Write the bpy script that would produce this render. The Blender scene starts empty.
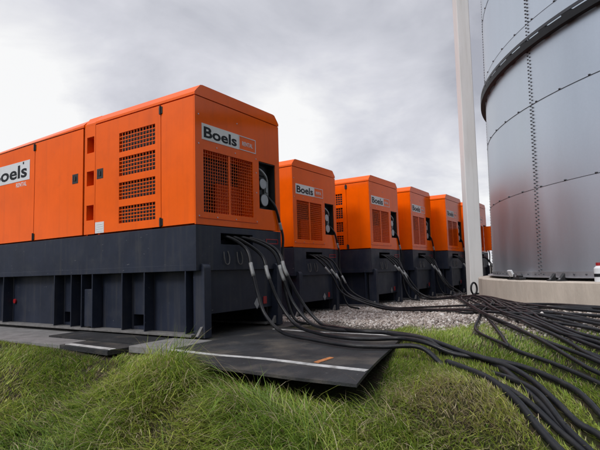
import bpy, bmesh, math, random
import numpy as np
from mathutils import Vector, Matrix
random.seed(7); rng = np.random.default_rng(7)
S = bpy.context.scene
COL = S.collection
R = math.radians

# ------------------------------------------------------------------ camera
cam_d = bpy.data.cameras.new('camera'); cam = bpy.data.objects.new('camera', cam_d); COL.objects.link(cam)
cam_d.sensor_width = 36; cam_d.lens = 36*488/600; cam_d.clip_start = .05; cam_d.clip_end = 2000
ax = Vector((320, -36, -488)).normalized()
ay = Vector((-747, -67, -488)); ay = (ay - ax*ax.dot(ay)).normalized()
az = ax.cross(ay)
cam.matrix_world = Matrix((ax, ay, az)).to_4x4()          # rows: world axes seen from the camera
S.camera = cam
S.render.resolution_x = 1024; S.render.resolution_y = 768
S.view_settings.view_transform = 'Standard'; S.view_settings.look = 'None'
S.view_settings.exposure = 0.0; S.view_settings.gamma = 1.0; S.view_settings.use_curve_mapping = False

# ------------------------------------------------------------------ sky and sun
SUN_AZ, SUN_EL = R(168), R(38)          # direction towards the sun, measured from +X
w = bpy.data.worlds.new('World'); S.world = w; w.use_nodes = True
nt = w.node_tree; N = nt.nodes; L = nt.links
for n in list(N): N.remove(n)
def nd(t, **k):
    n = N.new(t)
    for a, v in k.items(): setattr(n, a, v)
    return n
def mth(op, a, b=None, c=None, clamp=False):
    n = nd('ShaderNodeMath', operation=op); n.use_clamp = clamp
    for i, v in enumerate((a, b, c)):
        if v is None: continue
        if isinstance(v, (int, float)): n.inputs[i].default_value = v
        else: L.new(v, n.inputs[i])
    return n.outputs[0]
sky = nd('ShaderNodeTexSky', sky_type='NISHITA', sun_disc=False, sun_elevation=SUN_EL, sun_rotation=R(90) - SUN_AZ)
bg_sky = nd('ShaderNodeBackground'); bg_sky.inputs[1].default_value = .08; L.new(sky.outputs[0], bg_sky.inputs[0])
tc = nd('ShaderNodeTexCoord'); sep = nd('ShaderNodeSeparateXYZ'); L.new(tc.outputs['Generated'], sep.inputs[0])
zz = mth('ADD', mth('MAXIMUM', sep.outputs[2], 0.0), .30)
cmb = nd('ShaderNodeCombineXYZ'); L.new(mth('DIVIDE', sep.outputs[0], zz), cmb.inputs[0]); L.new(mth('DIVIDE', sep.outputs[1], zz), cmb.inputs[1])
def noise(scale, det, rough, off, dist=0.0):
    m = nd('ShaderNodeMapping'); m.inputs['Location'].default_value = off; L.new(cmb.outputs[0], m.inputs[0])
    n = nd('ShaderNodeTexNoise'); n.inputs['Scale'].default_value = scale; n.inputs['Detail'].default_value = det
    n.inputs['Roughness'].default_value = rough; n.inputs['Distortion'].default_value = dist
    L.new(m.outputs[0], n.inputs['Vector']); return n.outputs[0]
n1 = noise(.7, 5, .5, (3.1, 7.7, 0), .4); n2 = noise(2.1, 6, .56, (11.3, 2.2, 0), .35)
def lobe(b, e, k, amt):                 # a thin bright place in the cloud layer
    d = (math.cos(R(e))*math.cos(R(b)), math.cos(R(e))*math.sin(R(b)), math.sin(R(e)))
    v = nd('ShaderNodeVectorMath', operation='DOT_PRODUCT'); L.new(tc.outputs['Generated'], v.inputs[0]); v.inputs[1].default_value = d
    q = mth('SUBTRACT', v.outputs['Value'], 1.0); q = mth('MULTIPLY', q, k)
    return mth('MULTIPLY', mth('POWER', 2.718, q), amt)
t = mth('ADD', mth('MULTIPLY', n1, .58), mth('MULTIPLY', n2, .42))
for a in ((64, 11, 60, .26), (35, 13, 150, .12), (30, 27, 45, .03), (17, 9, 120, .10), (48, 21, 60, -.05)):
    t = mth('ADD', t, lobe(*a))
rp = nd('ShaderNodeValToRGB'); L.new(t, rp.inputs[0])
e = rp.color_ramp.elements
e[0].position = .395; e[0].color = (.42, .43, .49, 1)
e[1].position = .645; e[1].color = (1.0, 1.0, 1.0, 1)
x = e.new(.465); x.color = (.58, .59, .65, 1)
x = e.new(.54); x.color = (.72, .725, .785, 1)
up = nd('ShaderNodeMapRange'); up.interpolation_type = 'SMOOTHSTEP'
L.new(sep.outputs[2], up.inputs[0]); up.inputs[1].default_value = .5; up.inputs[2].default_value = .95; up.inputs[3].default_value = 1.0; up.inputs[4].default_value = 1.8  # overhead sky out of view, gain added for more fill light
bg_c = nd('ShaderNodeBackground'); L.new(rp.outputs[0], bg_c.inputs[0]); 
def side_gain(i, a, b, lo, hi):          # unseen sky brightened or dimmed by direction, added to shape the light
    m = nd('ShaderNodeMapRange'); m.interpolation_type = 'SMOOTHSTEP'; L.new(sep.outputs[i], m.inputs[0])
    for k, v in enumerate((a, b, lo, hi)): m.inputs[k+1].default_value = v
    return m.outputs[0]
xl = side_gain(0, -.7, .1, 1.0, .0); zl = side_gain(2, .12, .45, -.35, 1.35)      # out-of-view sky towards -X: boosted high up for light, dimmed low against reflections
gain = mth('MULTIPLY', mth('MULTIPLY', up.outputs[0], side_gain(1, -.62, -.28, .14, 1.0)), mth('MULTIPLY_ADD', xl, zl, 1.0))  # unseen sky towards -Y is dimmed to keep the generator fronts dark
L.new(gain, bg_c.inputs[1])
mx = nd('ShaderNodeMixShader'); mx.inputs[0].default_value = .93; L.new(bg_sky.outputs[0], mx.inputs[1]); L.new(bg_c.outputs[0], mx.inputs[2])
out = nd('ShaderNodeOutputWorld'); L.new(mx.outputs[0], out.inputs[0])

sd = bpy.data.lights.new('sun', 'SUN'); sd.energy = 1.5; sd.angle = R(14); sd.color = (1, .965, .92)
sun = bpy.data.objects.new('sun', sd); COL.objects.link(sun)
dv = Vector((math.cos(SUN_EL)*math.cos(SUN_AZ), math.cos(SUN_EL)*math.sin(SUN_AZ), math.sin(SUN_EL)))
sun.rotation_euler = dv.to_track_quat('Z', 'Y').to_euler()

# ------------------------------------------------------------------ materials
def mat(name, col, rough=.5, metal=0.0, var=.0, vscale=6.0, bump=0.0, bscale=60.0, bevel=0.0, coat=0.0, dirt=None, dscale=3.0, damt=.35, spec=.5, stretch=(1, 1, 1), rvar=0.0, scuff=None, streak=None, osv=0.0):
    m = bpy.data.materials.new(name); m.use_nodes = True
    t = m.node_tree; b = t.nodes['Principled BSDF']
    b.inputs['Roughness'].default_value = rough; b.inputs['Metallic'].default_value = metal
    b.inputs['Coat Weight'].default_value = coat; b.inputs['Coat Roughness'].default_value = .12
    b.inputs['Specular IOR Level'].default_value = spec
    b.inputs['Base Color'].default_value = (*col, 1)
    c = t.nodes.new('ShaderNodeTexCoord'); mp = t.nodes.new('ShaderNodeMapping'); mp.inputs['Scale'].default_value = stretch
    t.links.new(c.outputs['Object'], mp.inputs[0])
    oi = t.nodes.new('ShaderNodeObjectInfo'); om = t.nodes.new('ShaderNodeVectorMath'); om.operation = 'SCALE'; om.inputs[0].default_value = (13, 7, 3); t.links.new(oi.outputs['Random'], om.inputs['Scale'])
    t.links.new(om.outputs[0], mp.inputs['Location'])
    def nz(s, d=5, r=.6):
        n = t.nodes.new('ShaderNodeTexNoise'); n.inputs['Scale'].default_value = s; n.inputs['Detail'].default_value = d; n.inputs['Roughness'].default_value = r
        t.links.new(mp.outputs[0], n.inputs['Vector']); return n.outputs[0]
    src = None
    if var:
        r = t.nodes.new('ShaderNodeMapRange'); t.links.new(nz(vscale), r.inputs[0]); r.inputs[1].default_value = .3; r.inputs[2].default_value = .7; r.inputs[3].default_value = 1-var; r.inputs[4].default_value = 1+var
        mm = t.nodes.new('ShaderNodeMix'); mm.data_type = 'RGBA'; mm.blend_type = 'MULTIPLY'; mm.inputs[0].default_value = 1
        mm.inputs[6].default_value = (*col, 1); t.links.new(r.outputs[0], mm.inputs[7]); src = mm.outputs[2]
    if dirt:
        r = t.nodes.new('ShaderNodeMapRange'); t.links.new(nz(dscale, 8, .65), r.inputs[0]); r.inputs[1].default_value = .5; r.inputs[2].default_value = .75; r.inputs[3].default_value = 0; r.inputs[4].default_value = damt
        mm = t.nodes.new('ShaderNodeMix'); mm.data_type = 'RGBA'; t.links.new(r.outputs[0], mm.inputs[0])
        if src: t.links.new(src, mm.inputs[6])
        else: mm.inputs[6].default_value = (*col, 1)
        mm.inputs[7].default_value = (*dirt, 1); src = mm.outputs[2]
    def over(fac, colr):
        nonlocal src
        mm = t.nodes.new('ShaderNodeMix'); mm.data_type = 'RGBA'; t.links.new(fac, mm.inputs[0])
        if src: t.links.new(src, mm.inputs[6])
        else: mm.inputs[6].default_value = (*col, 1)
        mm.inputs[7].default_value = (*colr, 1); src = mm.outputs[2]
    def rng_(v, a, b_, lo, hi):
        r = t.nodes.new('ShaderNodeMapRange'); t.links.new(v, r.inputs[0])
        for k, q in enumerate((a, b_, lo, hi)): r.inputs[k+1].default_value = q
        return r.outputs[0]
    if streak:                                       # rain-washed dirt running down
        m2 = t.nodes.new('ShaderNodeMapping'); m2.inputs['Scale'].default_value = (1, 1, .07); t.links.new(c.outputs['Object'], m2.inputs[0]); t.links.new(om.outputs[0], m2.inputs['Location'])
        n = t.nodes.new('ShaderNodeTexNoise'); n.inputs['Scale'].default_value = 11; n.inputs['Detail'].default_value = 6; t.links.new(m2.outputs[0], n.inputs[0])
        over(rng_(n.outputs[0], .52, .75, 0, streak[1]), streak[0])
    if scuff:                                        # chips and scratches
        m2 = t.nodes.new('ShaderNodeMapping'); m2.inputs['Scale'].default_value = (1, .55, 1.6); t.links.new(mp.outputs[0], m2.inputs[0])
        n = t.nodes.new('ShaderNodeTexNoise'); n.inputs['Scale'].default_value = scuff[1]; n.inputs['Detail'].default_value = 8; n.inputs['Roughness'].default_value = .7; t.links.new(m2.outputs[0], n.inputs[0])
        over(rng_(n.outputs[0], scuff[2], scuff[2]+.03, 0, .75), scuff[0])
    if osv and src:
        mm = t.nodes.new('ShaderNodeMix'); mm.data_type = 'RGBA'; mm.blend_type = 'MULTIPLY'; mm.inputs[0].default_value = 1; t.links.new(src, mm.inputs[6]); t.links.new(rng_(oi.outputs['Random'], 0, 1, 1-osv, 1+osv), mm.inputs[7]); src = mm.outputs[2]
    if src: t.links.new(src, b.inputs['Base Color'])
    if rvar:
        r = t.nodes.new('ShaderNodeMapRange'); t.links.new(nz(vscale*1.7), r.inputs[0]); r.inputs[1].default_value = .3; r.inputs[2].default_value = .7; r.inputs[3].default_value = max(.02, rough-rvar); r.inputs[4].default_value = rough+rvar
        t.links.new(r.outputs[0], b.inputs['Roughness'])
    nrm = None
    if bevel:
        n = t.nodes.new('ShaderNodeBevel'); n.samples = 4; n.inputs['Radius'].default_value = bevel; nrm = n.outputs[0]
    if bump:
        n = t.nodes.new('ShaderNodeBump'); n.inputs['Strength'].default_value = bump; n.inputs['Distance'].default_value = .02
        t.links.new(nz(bscale, 4), n.inputs['Height'])
        if nrm: t.links.new(nrm, n.inputs['Normal'])
        nrm = n.outputs[0]
    if nrm: t.links.new(nrm, b.inputs['Normal'])
    return m
M = {}
M['orange'] = mat('orange_paint', (.84, .115, .0015), .42, var=.06, vscale=1.6, bevel=.008, coat=.55, spec=.0, dirt=(.55, .07, .004), dscale=2.2, damt=.30, bump=.05, bscale=3.5, rvar=.08, streak=((.46, .07, .012), .20), scuff=((.50, .26, .17), 24, .685), osv=.05)
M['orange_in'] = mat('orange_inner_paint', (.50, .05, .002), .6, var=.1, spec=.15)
M['navy'] = mat('dark_blue_grey_paint', (.0175, .0225, .038), .42, spec=.25, var=.16, vscale=2.5, bevel=.008, dirt=(.05, .052, .058), dscale=3.5, damt=.4, bump=.06, bscale=5, rvar=.08, streak=((.07, .066, .06), .35), scuff=((.22, .22, .23), 15, .665), osv=.10)
M['dusty'] = mat('dusty_steel', (.13, .125, .12), .8, var=.3, vscale=9)
M['black'] = mat('black_plastic', (.013, .013, .014), .5, var=.2)
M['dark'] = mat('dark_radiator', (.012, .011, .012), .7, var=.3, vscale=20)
M['white'] = mat('sign_white', (.62, .63, .64), .45, var=.04, vscale=8, dirt=(.4, .38, .35), damt=.2)
M['greyplate'] = mat('sign_grey', (.66, .66, .65), .45, var=.05, vscale=8)
M['ink'] = mat('sign_black', (.008, .009, .011), .5, spec=.2)
M['red'] = mat('red_reflector', (.30, .012, .016), .35)
M['steel'] = mat('galvanised_fitting', (.42, .43, .45), .4, .8, var=.15)
M['disc'] = mat('pale_dial', (.33, .35, .37), .35, var=.1)
M['cable'] = mat('black_rubber_cable', (.0075, .008, .010), .42, var=.25, vscale=5, dirt=(.045, .041, .035), dscale=4, damt=.38, spec=.28, bump=.15, bscale=30, rvar=.1)
M['tape'] = mat('pale_connector', (.21, .215, .215), .45, var=.15, vscale=30)
M['mat'] = mat('rubber_road_plate', (.021, .022, .024), .75, spec=.3, var=.45, vscale=2.2, bump=.5, bscale=30, dirt=(.115, .098, .078), dscale=1.5, damt=.8, scuff=((.10, .10, .10), 14, .66))
M['line'] = mat('white_edge_stripe', (.42, .42, .41), .7, var=.2, vscale=14, dirt=(.10, .095, .085), dscale=6, damt=.95)
M['rust'] = mat('orange_paint_mark', (.45, .16, .04), .7, var=.4, vscale=30, dirt=(.06, .06, .06), dscale=18, damt=.9)
M['plank'] = mat('weathered_grey_board', (.17, .165, .16), .85, var=.25, vscale=5, bump=.3, bscale=40, dirt=(.06, .06, .055), dscale=4, damt=.6)
M['concrete'] = mat('cast_concrete', (.45, .395, .33), .9, var=.14, vscale=2.5, bump=.35, bscale=28, dirt=(.25, .21, .17), dscale=1.6, damt=.55, stretch=(1, 1, .35), streak=((.27, .23, .19), .18), scuff=((.20, .17, .145), 8, .68))
M['pole'] = mat('painted_concrete', (.62, .62, .605), .75, var=.05, vscale=2.5, bump=.1, bscale=20, dirt=(.50, .49, .46), dscale=2, damt=.4, stretch=(1, 1, .15), bevel=.015, streak=((.40, .385, .35), .35), scuff=((.36, .35, .33), 10, .66))
M['bolt'] = mat('dark_bolt', (.045, .048, .055), .5, .4)
M['girder'] = mat('black_girder', (.006, .0065, .008), .55, var=.2, spec=.25)

# galvanised silo sheet: metal with soft spangle, one tone per sheet
def silo_mat():
    m = bpy.data.materials.new('galvanised_sheet'); m.use_nodes = True; t = m.node_tree; b = t.nodes['Principled BSDF']
    b.inputs['Metallic'].default_value = .88
    c = t.nodes.new('ShaderNodeTexCoord')
    a = t.nodes.new('ShaderNodeAttribute'); a.attribute_name = 'tone'
    n = t.nodes.new('ShaderNodeTexNoise'); n.inputs['Scale'].default_value = 1.3; n.inputs['Detail'].default_value = 6
    mp = t.nodes.new('ShaderNodeMapping'); mp.inputs['Scale'].default_value = (1, 1, .22); t.links.new(c.outputs['Object'], mp.inputs[0]); t.links.new(mp.outputs[0], n.inputs[0])
    v = t.nodes.new('ShaderNodeTexVoronoi'); v.inputs['Scale'].default_value = 45; t.links.new(c.outputs['Object'], v.inputs[0])
    ad = t.nodes.new('ShaderNodeMath'); ad.operation = 'MULTIPLY_ADD'; t.links.new(n.outputs[0], ad.inputs[0]); ad.inputs[1].default_value = .20; t.links.new(a.outputs['Fac'], ad.inputs[2])
    sp = t.nodes.new('ShaderNodeMath'); sp.operation = 'MULTIPLY_ADD'; t.links.new(v.outputs['Color'], sp.inputs[0]); sp.inputs[1].default_value = .02; t.links.new(ad.outputs[0], sp.inputs[2])
    cc = t.nodes.new('ShaderNodeCombineColor'); 
    for i, k in enumerate((.90, 1.0, 1.10)):
        q = t.nodes.new('ShaderNodeMath'); q.operation = 'MULTIPLY'; t.links.new(sp.outputs[0], q.inputs[0]); q.inputs[1].default_value = k; t.links.new(q.outputs[0], cc.inputs[i])
    t.links.new(cc.outputs[0], b.inputs['Base Color'])
    r = t.nodes.new('ShaderNodeMapRange'); t.links.new(n.outputs[0], r.inputs[0]); r.inputs[1].default_value = .3; r.inputs[2].default_value = .7; r.inputs[3].default_value = .36; r.inputs[4].default_value = .48
    t.links.new(r.outputs[0], b.inputs['Roughness'])
    bp = t.nodes.new('ShaderNodeBump'); bp.inputs['Strength'].default_value = .10; bp.inputs['Distance'].default_value = .05
    t.links.new(n.outputs[0], bp.inputs['Height']); t.links.new(bp.outputs[0], b.inputs['Normal'])
    return m
M['silo'] = silo_mat()

# ------------------------------------------------------------------ mesh helpers
class MB:
    def __init__(s): s.bm = bmesh.new()
    def box(s, x0, x1, y0, y1, z0, z1, bev=0.0, seg=2):
        r = bmesh.ops.create_cube(s.bm, size=1.0); v = r['verts']
        for q in v: q.co = Vector(((x0+x1)/2+q.co.x*(x1-x0), (y0+y1)/2+q.co.y*(y1-y0), (z0+z1)/2+q.co.z*(z1-z0)))
        if bev:
            ed = list({e for q in v for e in q.link_edges})
            bmesh.ops.bevel(s.bm, geom=ed, offset=bev, segments=seg, affect='EDGES', profile=.5)
        return s
    def quad(s, pts):
        s.bm.faces.new([s.bm.verts.new(p) for p in pts]); return s
    def prism(s, prof, y0, y1):                       # profile of (x, z), extruded along y
        a = [s.bm.verts.new((x, y0, z)) for x, z in prof]; b = [s.bm.verts.new((x, y1, z)) for x, z in prof]
        n = len(prof); s.bm.faces.new(a); s.bm.faces.new(b[::-1])
        for i in range(n): s.bm.faces.new((a[i], b[i], b[(i+1) % n], a[(i+1) % n]))
        return s
    def cyl(s, p0, p1, r, seg=12, r1=None):
        p0 = Vector(p0); p1 = Vector(p1); d = p1-p0; q = d.to_track_quat('Z', 'Y').to_matrix().to_4x4(); q.translation = (p0+p1)/2
        bmesh.ops.create_cone(s.bm, cap_ends=True, segments=seg, radius1=r, radius2=r if r1 is None else r1, depth=d.length, matrix=q); return s
    def tube(s, pts, rad, seg=8, cap=True):
        pts = [Vector(p) for p in pts]; rings = []; up = Vector((0, 0, 1))
        for i, p in enumerate(pts):
            d = (pts[min(i+1, len(pts)-1)]-pts[max(i-1, 0)]).normalized()
            if i == 0: u = d.orthogonal().normalized()
            else: u = (u-d*u.dot(d)).normalized()
            v = d.cross(u)
            r = rad[i] if isinstance(rad, (list, tuple)) else rad
            rings.append([s.bm.verts.new(p+(u*math.cos(2*math.pi*k/seg)+v*math.sin(2*math.pi*k/seg))*r) for k in range(seg)])
        for a, b in zip(rings, rings[1:]):
            for k in range(seg): s.bm.faces.new((a[k], a[(k+1) % seg], b[(k+1) % seg], b[k]))
        if cap: s.bm.faces.new(rings[0][::-1]); s.bm.faces.new(rings[-1])
        return s
    def plate(s, O, U, V, Nn, u1, v1, holes, t, hd=None):
        """u1 x v1 plate, thickness t going against Nn, with rectangular holes whose reveals go hd deep"""
        O, U, V, Nn = Vector(O), Vector(U), Vector(V), Vector(Nn); hd = hd or t
        us = sorted({0, u1, *[h[0] for h in holes], *[h[1] for h in holes]}); vs = sorted({0, v1, *[h[2] for h in holes], *[h[3] for h in holes]})
        vd = {}
        def vt(u, v, d):
            k = (round(u, 5), round(v, 5), round(d, 5))
            if k not in vd: vd[k] = s.bm.verts.new(O+U*u+V*v-Nn*d)
            return vd[k]
        for a, b in zip(us, us[1:]):
            for c, d in zip(vs, vs[1:]):
                um, vm = (a+b)/2, (c+d)/2
                if any(h[0] < um < h[1] and h[2] < vm < h[3] for h in holes): continue
                s.bm.faces.new((vt(a, c, 0), vt(b, c, 0), vt(b, d, 0), vt(a, d, 0)))
        def wall(a, b, c, d, dp):
            s.bm.faces.new((vt(a, b, 0), vt(c, d, 0), vt(c, d, dp), vt(a, b, dp)))
        for a, b in zip(us, us[1:]): wall(a, 0, b, 0, t); wall(a, v1, b, v1, t)
        for c, d in zip(vs, vs[1:]): wall(0, c, 0, d, t); wall(u1, c, u1, d, t)
        for h in holes:
            for a, b in zip(us, us[1:]):
                if h[0] <= a and b <= h[1]: wall(a, h[2], b, h[2], hd); wall(a, h[3], b, h[3], hd)
            for c, d in zip(vs, vs[1:]):
                if h[2] <= c and d <= h[3]: wall(h[0], c, h[0], d, hd); wall(h[1], c, h[1], d, hd)
        return s
    def build(s, name, m, parent=None, smooth=False, loc=None, auto=None):
        bmesh.ops.recalc_face_normals(s.bm, faces=s.bm.faces[:])
        me = bpy.data.meshes.new(name); s.bm.to_mesh(me); s.bm.free()
        return link(name, me, m, parent, smooth, loc)
def link(name, me, m, parent=None, smooth=False, loc=None):
    if m is not None: me.materials.append(m)
    if smooth: me.polygons.foreach_set('use_smooth', [True]*len(me.polygons))
    o = bpy.data.objects.new(name, me); COL.objects.link(o)
    if parent is not None: o.parent = parent
    if loc is not None: o.location = loc
    return o
def tag(o, label=None, cat=None, group=None, kind=None):
    if label: o['label'] = label
    if cat: o['category'] = cat
    if group: o['group'] = group
    if kind: o['kind'] = kind
    return o
def empty(name, loc, rz=0):
    o = bpy.data.objects.new(name, None); COL.objects.link(o); o.location = loc; o.rotation_euler = (0, 0, rz); o.empty_display_size = .1
    return o
def text_mesh(txt, size, sx=1.0, bold=0.0, ext=.002):
    c = bpy.data.curves.new('lettering', 'FONT'); c.body = txt; c.size = size; c.offset = bold; c.extrude = ext; c.resolution_u = 3
    o = bpy.data.objects.new('lettering', c); COL.objects.link(o); bpy.context.view_layer.update()
    me = bpy.data.meshes.new_from_object(o.evaluated_get(bpy.context.evaluated_depsgraph_get()))
    bpy.data.objects.remove(o); bpy.data.curves.remove(c)
    me.transform(Matrix.Diagonal((sx, 1, 1, 1)))
    return me
def fit_text(txt, w_, h_, bold, ext=.002):
    me = text_mesh(txt, 1.0, 1.0, bold, .01)
    co = np.empty(len(me.vertices)*3, np.float32); me.vertices.foreach_get('co', co); co = co.reshape(-1, 3)
    lo, hi = co.min(0), co.max(0)
    co = (co-lo)/(hi-lo)*np.array([w_, h_, ext]); me.vertices.foreach_set('co', co.ravel()); me.update()
    return me
def face_minus_y(me, x, y, z):     # lettering lying in x/z, readable from -y
    me.transform(Matrix.Translation((x, y, z)) @ Matrix.Rotation(R(90), 4, 'X'))
    return me
def face_minus_x(me, x, y, z):     # readable from -x, text runs towards -y
    me.transform(Matrix.Translation((x, y, z)) @ Matrix.Rotation(R(-90), 4, 'Z') @ Matrix.Rotation(R(90), 4, 'X'))
    return me
def catmull(P, n=8):
    P = [Vector(p) for p in P]; Q = [P[0]*2-P[1]]+P+[P[-1]*2-P[-2]]; out = []
    for i in range(1, len(Q)-2):
        a, b, c, d = Q[i-1:i+3]
        for k in range(n):
            u = k/n
            out.append(.5*((2*b)+(c-a)*u+(2*a-5*b+4*c-d)*u*u+(3*b-a-3*c+d)*u**3))
    out.append(Q[-2]); return out

# ------------------------------------------------------------------ ground
def sm(t): t = np.clip(t, 0, 1); return t*t*(3-2*t)
SC = (13.57, -4.125); SR = 6.8; CR = 7.13
def ground(x, y):
    x = np.asarray(x, float); y = np.asarray(y, float)
    s = ((x-3.17)-.282*(6.63-y))/1.039
    r = np.hypot(x-SC[0], y-SC[1])
    rise = sm(1-(r-7.0)/3.0)*sm((5.0-y)/3.0)
    z = -.845-.105*sm((x-7.0)/1.3)+.28*rise
    z = z-.30*.35*np.log1p(np.exp(np.clip(-(s-.05)/.35, -40, 40)))
    z = -1.62+.12*np.log1p(np.exp(np.clip((z+1.62)/.12, -40, 40)))
    lump = (np.sin(x*3.1+y*1.7)+np.sin(x*1.3-y*3.7+1)+np.sin(x*5.3+y*4.1+2)*.6)*.018
    z = z+lump*sm((.3-s)/.8)*sm((s+8)/3)
    z = z+.20*np.exp(-(((x-3.15)/.42)**2+((y-3.72)/.50)**2)**1.3)+.10*np.exp(-((x-3.9)/.5)**2-((y-1.2)/.45)**2)
    z = z+.19*np.exp(-((x-2.95)/.50)**2)*sm((y-1.0)/.9)*sm((4.0-y)/1.0)
    return z
def gz(x, y): return float(ground(x, y))
def axis(lo, hi, st, far):
    a = np.arange(lo, hi+1e-6, st); o = []; d = st; v = hi
    while v < far: d *= 1.35; v += d; o.append(v)
    p = []; d = st; v = lo
    while v > -far: d *= 1.35; v -= d; p.append(v)
    return np.array(p[::-1]+list(a)+o)
gx = axis(-2, 18, .1, 900); gy = axis(-4, 12, .1, 900)
X, Y = np.meshgrid(gx, gy, indexing='ij'); Z = ground(X, Y)
nx, ny = X.shape
idx = np.arange(nx*ny).reshape(nx, ny)
F = np.stack([idx[:-1, :-1], idx[1:, :-1], idx[1:, 1:], idx[:-1, 1:]], -1).reshape(-1, 4)
def np_mesh(name, V, F):
    me = bpy.data.meshes.new(name); k = F.shape[1]
    me.vertices.add(len(V)); me.vertices.foreach_set('co', np.ascontiguousarray(V, np.float32).ravel())
    me.loops.add(F.size); me.loops.foreach_set('vertex_index', np.ascontiguousarray(F, np.int32).ravel())
    me.polygons.add(len(F)); me.polygons.foreach_set('loop_start', np.arange(0, F.size, k, dtype=np.int32)); me.polygons.foreach_set('loop_total', np.full(len(F), k, np.int32))
    me.update(calc_edges=True); me.validate(); return me
def ground_mat():
    m = bpy.data.materials.new('soil_and_gravel'); m.use_nodes = True; t = m.node_tree; b = t.nodes['Principled BSDF']; b.inputs['Roughness'].default_value = .95; b.inputs['Specular IOR Level'].default_value = .15
    nn = t.nodes.new; lk = t.links.new
    c = nn('ShaderNodeTexCoord'); sp = nn('ShaderNodeSeparateXYZ'); lk(c.outputs['Object'], sp.inputs[0])
    def nz(s, d=6): n = nn('ShaderNodeTexNoise'); n.inputs['Scale'].default_value = s; n.inputs['Detail'].default_value = d; lk(c.outputs['Object'], n.inputs[0]); return n.outputs[0]
    def mixc(f, a, b_):
        q = nn('ShaderNodeMix'); q.data_type = 'RGBA'
        for i, v in ((0, f), (6, a), (7, b_)):
            if isinstance(v, tuple): q.inputs[i].default_value = (*v, 1)
            elif isinstance(v, float): q.inputs[i].default_value = v
            else: lk(v, q.inputs[i])
        return q.outputs[2]
    def ramp(v, a, b_): r = nn('ShaderNodeMapRange'); lk(v, r.inputs[0]); r.inputs[1].default_value = a; r.inputs[2].default_value = b_; return r.outputs[0]
    soil = mixc(ramp(nz(9), .4, .6), (.034, .026, .017), (.030, .036, .012))
    v = nn('ShaderNodeTexVoronoi'); v.inputs['Scale'].default_value = 34; lk(c.outputs['Object'], v.inputs[0])
    hs = nn('ShaderNodeSeparateColor'); lk(v.outputs['Color'], hs.inputs[0])
    st = mixc(hs.outputs[0], (.20, .16, .13), (.46, .42, .38))
    gv = mixc(ramp(v.outputs['Distance'], .55, .25), (.06, .05, .042), st)
    a = nn('ShaderNodeMath'); a.operation = 'MULTIPLY_ADD'; lk(nz(3.5), a.inputs[0]); a.inputs[1].default_value = .9; yr = nn('ShaderNodeMapRange'); yr.interpolation_type = 'SMOOTHSTEP'; lk(sp.outputs[1], yr.inputs[0]); yr.inputs[1].default_value = 1.9; yr.inputs[2].default_value = .4; yr.inputs[3].default_value = .1; yr.inputs[4].default_value = .95
    xs = nn('ShaderNodeMath'); xs.operation = 'ADD'; lk(sp.outputs[0], xs.inputs[0]); lk(yr.outputs[0], xs.inputs[1]); lk(xs.outputs[0], a.inputs[2])
    col = mixc(ramp(a.outputs[0], 6.78, 7.05), soil, gv)
    lk(col, b.inputs['Base Color'])
    bp = nn('ShaderNodeBump'); bp.inputs['Strength'].default_value = .8; bp.inputs['Distance'].default_value = .02; bp.invert = True; lk(v.outputs['Distance'], bp.inputs['Height']); lk(bp.outputs[0], b.inputs['Normal'])
    return m
tag(link('ground', np_mesh('ground', np.stack([X, Y, Z], -1).reshape(-1, 3), F), ground_mat(), smooth=True), kind='structure')

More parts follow.
